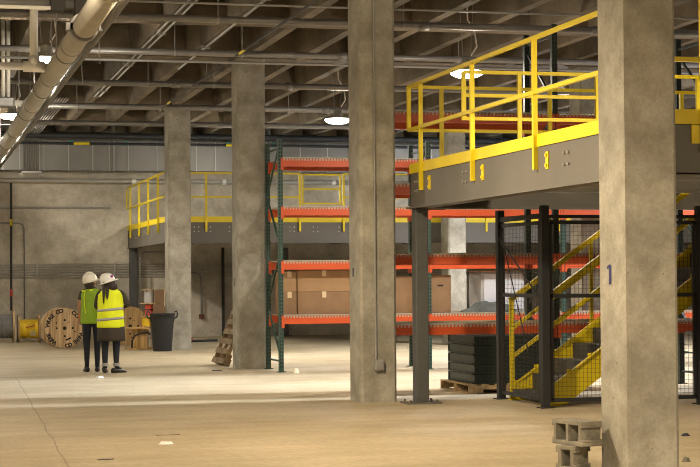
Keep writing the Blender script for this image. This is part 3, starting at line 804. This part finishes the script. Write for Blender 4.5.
def big_reel(loc, rz, R, Wd, label, mat, lettering):
    t = thing('cable_reel', loc, label, 'reel')
    t.rotation_euler = (0, 0, rz)
    off = (0, 0, R)
    f = local_part('flange', mat, t, lambda b: b.lathe([(R, -.03), (R, .03)], 40, None, 'Y', off))
    f.location.y = -Wd/2
    f2 = local_part('flange', mat, t, lambda b: b.lathe([(R, -.03), (R, .03)], 40, None, 'Y', off))
    f2.location.y = Wd/2
    local_part('drum', mat, t, lambda b: b.lathe([(R*.55, -Wd/2), (R*.55, Wd/2)], 30, None, 'Y', off))
    def holes(b):
        yf = -.0315
        for a, rr, hr in ((0,0,.042),(0,.18,.025),(PI/2,.18,.026),(PI,.18,.024),(-PI/2,.18,.022),(.6,.16,.012),(1.9,.24,.018),(-1.0,.22,.016)):
            x, z = rr*math.sin(a), R+rr*math.cos(a)
            b.tube((x, yf, z), (x, yf+.02, z), hr, 14)
        b.bar((.02, yf+.002, R-.27), (.14, yf+.002, R-.22), .006, .035)
    local_part('bolt_hole', M['hole'], f, holes)
    if lettering:
        for txt, a0, a1 in lettering:
            o = letters(txt, R*.78, a0, a1, .12, f, -.033, M['stencil']); o.location.z = R
    return t
big_reel((3.23, 40.1, 0), math.radians(7), .455, .55, 'large wooden cable reel with stencilled lettering on its face', M['reelw'], [('WIRE CO', -1.35, -.22), ('WIRE CO', 2.0, 3.0), ('CO', .55, .8), ('WIRE', -2.45, -1.95)])
big_reel((4.90, 41.2, 0), math.radians(-6), .45, .5, 'orange-brown wooden reel behind the standing workers on the right', M['reelo'], None)
def side_reel(loc, R, rd, Wd, matf, matd, label, wrapmat=None):
    t = thing('cable_reel', loc, label, 'reel')
    for s_ in (-1, 1):
        local_part('flange', matf, t, lambda b: b.lathe([(R, s_*Wd/2-.02), (R, s_*Wd/2+.02)], 36, None, 'X', (0,0,R)))
    def drum(b):
        k = 16
        prof = []
        for i in range(k):
            a = -Wd/2+.02+(Wd-.04)*i/k; c = (Wd-.04)/k
            prof += [(rd-.008, a), (rd, a+c*.3), (rd, a+c*.7), (rd-.008, a+c)]
        b.lathe(prof, 28, None, 'X', (0,0,R))
    local_part('cable_winding', matd, t, drum, smooth=True)
    return t
r1 = side_reel((2.735, 44.2, 0), .33, .235, .50, M['reelw'], M['ycable'], 'small reel wound with yellow cable beside the big wooden reel')
local_part('paper_label', M['label'], r1, lambda b: [b.add([(x0, -.24*math.cos(a), .33+.24*math.sin(a)) for x0, a in ((.03,-.75),(.17,-.75),(.17,-.25),(.03,-.25))], [(0,1,2,3)]), b.add([(x0, -.236*math.cos(a), .33+.236*math.sin(a)) for x0, a in ((.03,-.75),(.17,-.75),(.17,-.25),(.03,-.25))], [(3,2,1,0)])])
local_part('printed_mark', M['red'], r1, lambda b: b.path([(-.08, -.237, .37), (0, -.237, .38), (.1, -.234, .41), (.15, -.232, .42)], .012, 6))
side_reel((1.95, 43.9, 0), .41, .30, .80, M['reelw'], M['cable'], 'large reel of dark grey cable at the left edge')
# flat reel used as a table
t = thing('cable_reel', (4.83, 38.75, 0), 'wooden reel laid flat as a table beside the bin', 'reel')
local_part('flange', M['reelo'], t, lambda b: b.lathe([(.33, 0), (.33, .03)], 32))
local_part('drum', M['reelo'], t, lambda b: b.lathe([(.17, .03), (.17, .455)], 24))
local_part('flange', M['reelo'], t, lambda b: b.lathe([(.33, .455), (.33, .485)], 32))
local_part('cable_loop', M['rubber'], t, lambda b: b.path([(-.20, -.16, .035), (-.20, -.2, .2), (-.15, -.22, .30), (-.03, -.24, .36), (.14, -.22, .37), (.2, -.2, .33)], .02, 8), smooth=True)
def spool(loc, R1, R2, rc, h, matc, label):
    t = thing('wire_spool', loc, label, 'spool')
    local_part('flange', M['reelw'], t, lambda b: b.lathe([(R1, 0), (R1, .016)], 24))
    local_part('wire_winding', matc, t, lambda b: b.lathe([(rc*.96, .016), (rc, .05), (rc, h-.05), (rc*.96, h-.016)], 22), smooth=True)
    local_part('flange', M['reelw'], t, lambda b: b.lathe([(R2, h-.016), (R2, h)], 24))
    return t
z = .486
spool((4.98, 38.75, z), .12, .155, .105, .235, M['ycable'], 'yellow wire spool at the foot of a spool stack'); z += .236
s2 = spool((5.03, 38.75, z), .10, .10, .09, .275, M['rcable'], 'red wire spool between a grey and a yellow one')
local_part('dark_band', M['stencil'], s2, lambda b: b.lathe([(.0915, .13), (.0915, .16)], 22)); z += .276
spool((5.03, 38.75, z), .215, .165, .11, .315, M['gcable'], 'grey wire spool topping the stack of spools')
t = thing('cardboard_box', (5.60, 41.4, 0), 'tall cardboard box standing behind the black bin and spools', 'box')
part('carton', M['cardd'], t, lambda b: b.box(5.47, 41.1, 0, 5.98, 41.6, 1.30), bevel=.01)
part('tape_strip', M['tape'], t, lambda b: b.box(5.69, 41.097, .9, 5.76, 41.11, 1.302))
# bin
t = thing('rubbish_bin', (5.15, 37.50, 0), 'black round rubbish bin with looped handles beside a column', 'bin')
local_part('bin_body', M['rubber'], t, lambda b: b.lathe([(.20, 0), (.205, .02), (.245, .60), (.262, .66), (.262, .78), (.275, .785), (.275, .81), (.255, .81), (.235, .6), (.19, .04)], 36), smooth=True)
for s_ in (-1, 1):
    local_part('handle', M['rubber'], t, lambda b: b.path([(s_*.25, 0, .70), (s_*.31, 0, .72), (s_*.335, 0, .80), (s_*.31, 0, .86), (s_*.262, 0, .83)], .018, 8), smooth=True)

# ------------------------------------------------------------------ people
def ell(cx, cy, z, rx, ry, n=22): return [(cx+rx*math.cos(2*PI*i/n), cy+ry*math.sin(2*PI*i/n), z) for i in range(n)]
def body_mesh(name, parent, joints, edges, region, mats):
    me = bpy.data.meshes.new(name)
    keys = list(joints); idx = {k: i for i, k in enumerate(keys)}
    me.from_pydata([joints[k][:3] for k in keys], [(idx[a], idx[b]) for a, b in edges], [])
    o = bpy.data.objects.new(name, me); COL.objects.link(o)
    o.modifiers.new('skin', 'SKIN'); sd = o.modifiers.new('sub', 'SUBSURF'); sd.levels = 2; sd.render_levels = 2
    for k in keys:
        sv = me.skin_vertices[0].data[idx[k]]; rr = joints[k][3]
        sv.radius = rr if isinstance(rr, tuple) else (rr, rr); sv.use_root = (k == 'pelvis')
    bpy.context.view_layer.update()
    dg = bpy.context.evaluated_depsgraph_get()
    m2 = bpy.data.meshes.new_from_object(o.evaluated_get(dg))
    bpy.data.objects.remove(o); m2.name = name
    m2.materials.clear()
    for mm in mats: m2.materials.append(mm)
    def dist(p, a, b):
        a, b = Vector(a[:3]), Vector(b[:3]); t = max(0, min(1, (p-a).dot(b-a)/max(1e-9, (b-a).length_squared))); return (p-(a+(b-a)*t)).length
    for p in m2.polygons:
        c = p.center; best = min(edges, key=lambda e: dist(c, joints[e[0]], joints[e[1]]))
        p.material_index = region(best, c); p.use_smooth = True
    o = bpy.data.objects.new(name, m2); COL.objects.link(o); o.parent = parent
    return o
def skeleton(elL, wrL, elR, wrR, ftL, ftR):
    J = dict(pelvis=(0,0,.93,(.125,.10)), spine=(0,0,1.07,(.115,.09)), chest=(0,0,1.24,(.13,.10)), top=(0,-.005,1.37,(.10,.08)), neck=(0,.005,1.45,.05),
             jaw=(0,.02,1.505,.062), head=(0,.02,1.57,.083), crown=(0,.015,1.635,.07))
    E_ = [('pelvis','spine'),('spine','chest'),('chest','top'),('top','neck'),('neck','jaw'),('jaw','head'),('head','crown')]
    for s_, sd, el, wr, ft in ((-1,'L',elL,wrL,ftL),(1,'R',elR,wrR,ftR)):
        J['hip'+sd] = (s_*.085,0,.85,.088); J['knee'+sd] = (s_*.083,.012,.47,.058); J['ank'+sd] = (s_*.082,-.01,.10,.038)
        J['toe'+sd] = (s_*.082+ft[0], ft[1], .04, .034)
        E_ += [('pelvis','hip'+sd),('hip'+sd,'knee'+sd),('knee'+sd,'ank'+sd),('ank'+sd,'toe'+sd)]
        J['sh'+sd] = (s_*.16,0,1.375,.058); J['el'+sd] = (*el,.042); J['wr'+sd] = (*wr,.027)
        d = (Vector(wr)-Vector(el)).normalized(); u = Vector((0,0,1)) if abs(d.z) < .8 else Vector((0,1,0)); sx = d.cross(u).normalized()
        pm = Vector(wr)+d*.06; J['pa'+sd] = (*pm,(.034,.02))
        E_ += [('top','sh'+sd),('sh'+sd,'el'+sd),('el'+sd,'wr'+sd),('wr'+sd,'pa'+sd)]
        nrm = sx.cross(d).normalized()
        for q, (o_, ln) in enumerate(((-.028,.062),(-.009,.072),(.010,.068),(.028,.052))):
            a = pm+d*.03+sx*o_; b = a+d*ln*.55+nrm*.006; c = b+d*ln*.45+nrm*.018
            for nm, p_, r_ in (('a',a,.0095),('b',b,.0085),('c',c,.007)): J['f%d%s%s' % (q,nm,sd)] = (*p_, r_)
            E_ += [('pa'+sd,'f%da%s' % (q,sd)),('f%da%s' % (q,sd),'f%db%s' % (q,sd)),('f%db%s' % (q,sd),'f%dc%s' % (q,sd))]
        th = Vector(wr)+d*.03-sx*.03*s_; tq = th+d*.035-sx*.015*s_+nrm*.01
        J['tha'+sd] = (*th,.012); J['thb'+sd] = (*tq,.009); E_ += [('wr'+sd,'tha'+sd),('tha'+sd,'thb'+sd)]
    return J, E_
def shoe(t, s_, ft, yaw, mat):
    def fn(b):
        rings = []
        for y, hw, h in ((-.085,.022,.07),(-.06,.036,.095),(0,.037,.09),(.06,.043,.065),(.12,.042,.05),(.165,.025,.035)):
            rings.append([(hw*math.cos(a), y, max(.0, h*(.5+.5*math.sin(a)))) for a in [2*PI*i/14 for i in range(14)]])
        b.loft(rings)
    o = local_part('shoe', mat, t, fn, smooth=True); o.location = (s_*.082, 0, 0); o.rotation_euler = (0,0,yaw); return o
def face(head):
    local_part('nose', M['skin'], head, lambda b: b.loft([ell(0,.10,1.535,.017,.018,8), ell(0,.108,1.545,.015,.018,8), ell(0,.098,1.585,.007,.01,8)]), smooth=True)
    for s_ in (-1, 1):
        local_part('ear', M['skin'], head, lambda b: b.loft([ell(s_*.088,.01,1.525,.008,.012,8), ell(s_*.092,.005,1.555,.012,.022,8), ell(s_*.090,.0,1.585,.008,.016,8)]), smooth=True)
        local_part('eye', M['navy'], head, lambda b: b.lathe([(.004,-.006),(.009,0),(.004,.006)], 10, None, 'Y', (s_*.034, .102, 1.577)))
    local_part('mouth', M['red'], head, lambda b: b.bar((-.022,.101,1.505), (.022,.101,1.505), .008, .008))
def turn_head(t, yaw, tilt):
    e = bpy.data.objects.new('head_gear', None); COL.objects.link(e); e.parent = t
    e.matrix_local = Matrix.Translation((0,.01,1.47)) @ Matrix.Rotation(tilt, 4, 'Y') @ Matrix.Rotation(yaw, 4, 'Z') @ Matrix.Translation((0,-.01,-1.47))
    return e
UP = lambda e: e[0][:2] in ('sh','el') or e[1][:2] in ('sh','el')
# --- first worker
t = thing('person', (2.885, 29.62, 0), 'person in white hard hat and olive-green vest standing with back turned, bare forearm', 'person')
t.scale = (1.06, 1.06, .975)
J, E_ = skeleton((-.198,.0,1.13), (-.175,.09,.94), (.215,.02,1.12), (.16,.16,.98), (-.01,.10), (.015,.10))
def reg1(e, c):
    a, b = e
    if a[:3] in ('pel','hip','kne','spi') or (a[:3] == 'ank'): return 1
    if a[:2] in ('ch',) : return 2
    if a == 'top' or a[:2] == 'sh' and c.z > 1.24 : return 2
    if a == 'neck' : return 0
    return 0
b1 = body_mesh('body', t, J, E_, reg1, [M['skin'], M['navy'], M['coat']])
for s_, ft, yw in ((-1,(-.01,.1),.1), (1,(.015,.1),-.1)): shoe(t, s_, ft, yw, M['shoe'])
vest = local_part('safety_vest', M['limevest'], t, lambda b: b.loft([ell(0,0,.83,.178,.135), ell(0,0,.86,.182,.138), ell(0,0,1.05,.178,.13), ell(0,0,1.22,.188,.13), ell(0,0,1.34,.195,.122), ell(0,0,1.395,.172,.10), ell(0,-.005,1.425,.11,.085), ell(0,-.005,1.435,.075,.075)]), smooth=True)
for s_ in (-1, 1): local_part('vest_piping', M['hivis'], vest, lambda b: b.path([(s_*.115,-.112,1.405),(s_*.135,-.118,1.30),(s_*.13,-.118,1.15),(s_*.11,-.118,1.0)], .006, 6))
local_part('collar_tag', M['hivis'], vest, lambda b: b.box(-.045,-.098,1.375,.005,-.082,1.425))
local_part('shoulder_patch', M['hivis'], vest, lambda b: b.box(-.165,-.10,1.375,-.125,-.02,1.41))
local_part('wrist_band', M['orangeb'], t, lambda b: b.tube((-.180,.073,.975), (-.177,.083,.955), .033, 12))
hg = turn_head(t, math.radians(-62), math.radians(-14))
face(hg)
hr = local_part('hair', M['hair'], hg, lambda b: b.loft([ell(0,-.03,1.40,.075,.06), ell(0,-.03,1.47,.085,.075), ell(0,-.015,1.54,.094,.09), ell(0,.0,1.61,.095,.097), ell(0,.0,1.66,.07,.07)]), smooth=True)
def dome(b, R_, zb, h, ry=1.15):
    rings = [ell(0,.01,zb-.03,R_*1.03,R_*ry*1.02)]
    for k in range(9):
        a = PI/2*k/9; rings.append(ell(0,.01,zb+h*math.sin(a), R_*math.cos(a)**.75, R_*ry*math.cos(a)**.75))
    rings.append(ell(0,.01,zb+h*1.0,.01,.01))
    b.loft(rings)
hh = local_part('hard_hat', M['helmet'], hg, lambda b: dome(b, .110, 1.575, .142), smooth=True)
local_part('hat_peak', M['helmet'], hh, lambda b: b.loft([[(.106*math.sin(a), .02+.113*math.cos(a), 1.567+d) for a in [(-1.25+2.5*i/10) for i in range(11)]] + [(.106*math.sin(a), .02+(.113+.07)*math.cos(a)**1.0, 1.550+d) for a in [(1.25-2.5*i/10) for i in range(11)]] for d in (0, .012)]))
local_part('hat_ridge', M['helmet'], hh, lambda b: b.path([(0,.01+.128*math.cos(a)*.99,1.578+.143*math.sin(a)) for a in [.15+2.7*i/12 for i in range(13)]], .012, 8), smooth=True)
# --- second worker
t = thing('person', (3.15, 29.20, 0), 'person in wide-brimmed white hard hat and bright yellow vest with silver bands', 'person')
t.rotation_euler = (0, 0, math.radians(-6)); t.scale = (1.13, 1.1, .97)
J, E_ = skeleton((-.21,.08,1.12), (-.08,.26,1.10), (.255,.0,1.155), (.15,.20,1.10), (-.02,.10), (.07,.09))
def reg2(e, c):
    a, b = e
    if a[:3] in ('hip','kne','ank') or c.z < .8 and abs(c.x) < .15: return 1
    if a in ('pelvis','spine','chest','top') or a[:2] in ('sh','el'): return 2
    return 0
body_mesh('body', t, J, E_, reg2, [M['skin'], M['navy'], M['coat']])
for s_, ft, yw in ((-1,0,.0), (1,0,math.radians(-55))):
    shoe(t, s_, ft, yw, M['shoe'])
    local_part('trouser_cuff', M['cuff'], t, lambda b: b.tube((s_*.082,-.008,.115), (s_*.082,-.004,.17), .047, 14, None, .05))
local_part('coat_skirt', M['coat'], t, lambda b: b.loft([ell(.01,0,.545,.205,.165), ell(.01,0,.60,.205,.165), ell(.005,0,.78,.20,.155), ell(0,0,.98,.17,.13)]), smooth=True)
vest = local_part('safety_vest', M['hivis'], t, lambda b: b.loft([ell(.0,0,.775,.198,.160), ell(.0,0,.80,.202,.163), ell(0,0,.95,.196,.155), ell(0,0,1.08,.188,.145), ell(0,0,1.22,.19,.138), ell(0,0,1.34,.188,.125), ell(0,0,1.395,.165,.105), ell(0,-.005,1.43,.11,.085), ell(0,-.005,1.44,.075,.075)]), smooth=True)
for zz, rx, ry in ((1.085,.191,.148),(.925,.200,.160)):
    local_part('reflective_band', M['silver'], vest, lambda b: b.loft([[(x, y, zz+dz+x*.10) for x, y, _ in ell(0,0,0,rx+.002,ry+.002)] for dz in (-.021,.021)]), smooth=True)
hg = turn_head(t, math.radians(28), math.radians(-20))
face(hg)
hr = local_part('hair', M['hair'], hg, lambda b: b.loft([ell(0,-.04,1.40,.07,.055), ell(0,-.03,1.47,.085,.075), ell(0,-.015,1.54,.094,.09), ell(0,.0,1.61,.095,.097), ell(0,.0,1.66,.07,.07)]), smooth=True)
for x0, x1, zz in ((-.095,-.105,1.19), (-.045,-.05,1.26)):
    local_part('hair_strand', M['hair'], t, lambda b: b.loft([ell(x0,-.10,1.50,.024,.02,10), ell(x0,-.125,1.42,.024,.018,10), ell((x0+x1)/2,-.150,1.32,.018,.014,10), ell(x1,-.152,zz,.006,.006,10)]), smooth=True)
hh = local_part('hard_hat', M['helmetw'], hg, lambda b: dome(b, .108, 1.58, .14, 1.12), smooth=True)
local_part('hat_brim', M['helmetw'], hh, lambda b: b.loft([ell(0,.01,1.58,.105,.118), ell(0,.01,1.568,.145,.162), ell(0,.01,1.55,.152,.17), ell(0,.01,1.556,.145,.163), ell(0,.01,1.563,.10,.114)]), smooth=True)
local_part('sticker', M['purple'], hh, lambda b: b.tube((.025,-.085,1.63), (.03,-.114,1.635), .021, 12))
local_part('safety_glasses', M['black'], hg, lambda b: (b.box(-.08,.095,1.555,.08,.115,1.60), b.box(-.105,-.06,1.575,-.095,.10,1.59), b.box(.095,-.06,1.575,.105,.10,1.59)))

# ------------------------------------------------------------------ small things on the floor
def scrap(loc, s, mat, label, name, cat, rz=0, h=.02):
    def fn(b):
        n = 7; v = []
        for i in range(n): a = 2*PI*i/n; rr = s*(.7+.5*random.random()); v.append((rr*math.cos(a), rr*.7*math.sin(a), .0))
        top = [(x*.6, y*.6, h*(.6+.8*random.random())) for x, y, _ in v]
        b.loft([v, top])
    mb = MB(); fn(mb); o = mb.build(name, mat); o.location = loc; o.rotation_euler = (0,0,rz)
    return tag(o, label, cat)
scrap((2.31, 16.55, 0), .085, M['paper'], 'flat white paper scrap on the open floor', 'paper_scrap', 'paper')
scrap((6.02, 28.0, 0), .07, M['label'], 'pale crumpled scrap beside the foot of the green upright', 'paper_scrap', 'paper', h=.07)
scrap((2.82, 27.79, 0), .09, M['paper'], 'crumpled white plastic scrap near the feet of the workers', 'plastic_scrap', 'plastic', h=.025)
scrap((6.28, 13.62, 0), .05, M['cmu'], 'small concrete chip on the floor beside the near column', 'rubble_chip', 'rubble', h=.045)
scrap((7.28, 15.8, 0), .05, M['darkmark'], 'small dark bit of debris on the floor at right', 'debris_bit', 'debris', h=.02)
def sticks(name, loc, L, rz, mat, label, cat, r=.008):
    mb = MB(); mb.tube((-L/2,0,r), (L/2,0,r), r, 6, mat); o = mb.build(name, mat); o.location = loc; o.rotation_euler = (0,0,rz); return tag(o, label, cat)
sticks('metal_rod', (1.60, 15.26, 0), .15, .25, M['darkmark'], 'short dark rod lying on the floor at lower left', 'rod', .004)
sticks('metal_rod', (2.45, 17.45, 0), .25, .1, M['pipe'], 'thin grey rod lying near the white paper scrap', 'rod', .003)
sticks('wood_stick', (4.93, 29.2, 0), .22, -.9, M['darkmark'], 'dark stick on the floor below the leaning pallet', 'stick')
t = thing('hose_coil', (6.7, 42.5, 0), 'black and red hose lying on the floor near the back wall', 'hose')
part('hose', M['rubber'], t, lambda b: b.path([(6.45,42.4,.03),(6.6,42.5,.03),(6.8,42.45,.03),(7.0,42.55,.03),(7.2,42.5,.03)], .028, 8), smooth=True)
part('red_fitting', M['red'], t, lambda b: b.path([(6.38,42.3,.03),(6.42,42.35,.10),(6.50,42.4,.14),(6.56,42.45,.05)], .035, 8), smooth=True)

# ------------------------------------------------------------------ lamps
def lamp(x, y, label=None, build=True, col=(1,.86,.62), power=900, z=4.6):
    if build:
        t = thing('high_bay_lamp', (x, y, z), label, 'lamp', kind='thing')
        part('lens', M['lens'], t, lambda b: b.lathe([(.05,-.075),(.16,-.062),(.22,-.03),(.25,.0),(.24,.022)], 32, None, 'Z', (x,y,z)), smooth=True)
        part('housing', M['lampcap'], t, lambda b: b.lathe([(.24,.022),(.18,.05),(.09,.075),(.075,.20),(.03,.22)], 28, None, 'Z', (x,y,z)), smooth=True)
        for s_ in (-1, 1): part('hanger_wire', M['zinc'], t, lambda b: b.tube((x+s_*.06, y, z+.25), (x+s_*.12, y, SZ), .006, 6))
        part('power_cord', M['brightpipe'], t, lambda b: b.path([(x+.07, y, z+.26), (x+.16, y, z+.4), (x+.13, y, z+.6), (x+.02, y, z+.8), (x, y, SZ)], .012, 6))
    for typ, k, dz in (('SPOT', .9, .14), ('POINT', .1, .16)):
        l = bpy.data.lights.new('lamp_light', typ); l.energy = power*k; l.color = col; l.shadow_soft_size = .2
        if typ == 'SPOT': l.spot_size = math.radians(168); l.spot_blend = .6
        o = bpy.data.objects.new('lamp_light', l); COL.objects.link(o); o.location = (x, y, z-dz)
WARM = (1, .82, .57); NEU = (1, .91, .75); COOL = (.95, .96, 1)
lamp(1.87, 26.1, z=4.8, label='bright round lamp hanging beside the big pipe and white riser', col=NEU, power=490)
lamp(1.87, 35.25, z=4.8, label='bright round lamp low at the left edge above the duct', col=NEU, power=490)
lamp(8.0, 24.9, 'bright round lamp hanging above the near yellow railing', col=NEU, power=490)
lamp(7.94, 32.9, 'bright round lamp hanging beside the conduit column', col=NEU, power=490)
lamp(7.94, 41.3, 'bright round lamp hidden behind the wide column with the pallet', col=NEU, power=450)
for x, y, c, p in ((1.75, 41.4, NEU, 900), (1.9, 16.0, WARM, 1700), (1.75, 7, WARM, 1150), (8, 7.0, WARM, 500), (8.2, 15.8, WARM, 600), (-4.5, 20, WARM, 500), (14.2, 24.9, COOL, 800), (13.3, 33.5, COOL, 1300), (14.2, 41, COOL, 900), (-4.5, 33, NEU, 600)):  # lights without fixtures; the strongest cool one is added to brighten a back column
    lamp(x, y, build=False, col=c, power=p, z=4.75)

# daylight through the loading door at the right
sun = bpy.data.lights.new('sun', 'SUN'); sun.energy = 7.5; sun.angle = math.radians(4); sun.color = (.80, .88, 1)
so = bpy.data.objects.new('sun', sun); COL.objects.link(so)
so.rotation_euler = Vector((-1, 0, -.27)).to_track_quat('-Z', 'Y').to_euler()
w = bpy.data.worlds.new('world'); S.world = w; w.use_nodes = True
bg = w.node_tree.nodes['Background']; bg.inputs[0].default_value = (1, .90, .76, 1); bg.inputs[1].default_value = .20

# ------------------------------------------------------------------ camera
cam = bpy.data.cameras.new('camera'); co = bpy.data.objects.new('camera', cam); COL.objects.link(co)
F, YAW, PITCH, ROLL = 1751.6, .243516, .024648, -.00655
cam.sensor_fit = 'HORIZONTAL'; cam.sensor_width = 36; cam.lens = F*36/700; cam.clip_end = 200
f = Vector((math.sin(YAW)*math.cos(PITCH), math.cos(YAW)*math.cos(PITCH), math.sin(PITCH)))
r = Vector((math.cos(YAW), -math.sin(YAW), 0)); u = r.cross(f)
c_, s_ = math.cos(ROLL), math.sin(ROLL)
r, u = c_*r + s_*u, -s_*r + c_*u
co.matrix_world = Matrix(((r.x, u.x, -f.x, 0), (r.y, u.y, -f.y, 0), (r.z, u.z, -f.z, 1.57), (0,0,0,1)))
S.camera = co
vs = S.view_settings; vs.view_transform = 'Standard'; vs.look = 'None'; vs.gamma = 1; vs.exposure = .98; vs.use_curve_mapping = False
S.cycles.use_denoising = True; S.cycles.denoising_prefilter = 'ACCURATE'; S.cycles.filter_width = 1.0; S.cycles.use_adaptive_sampling = False
S.cycles.max_bounces = 6
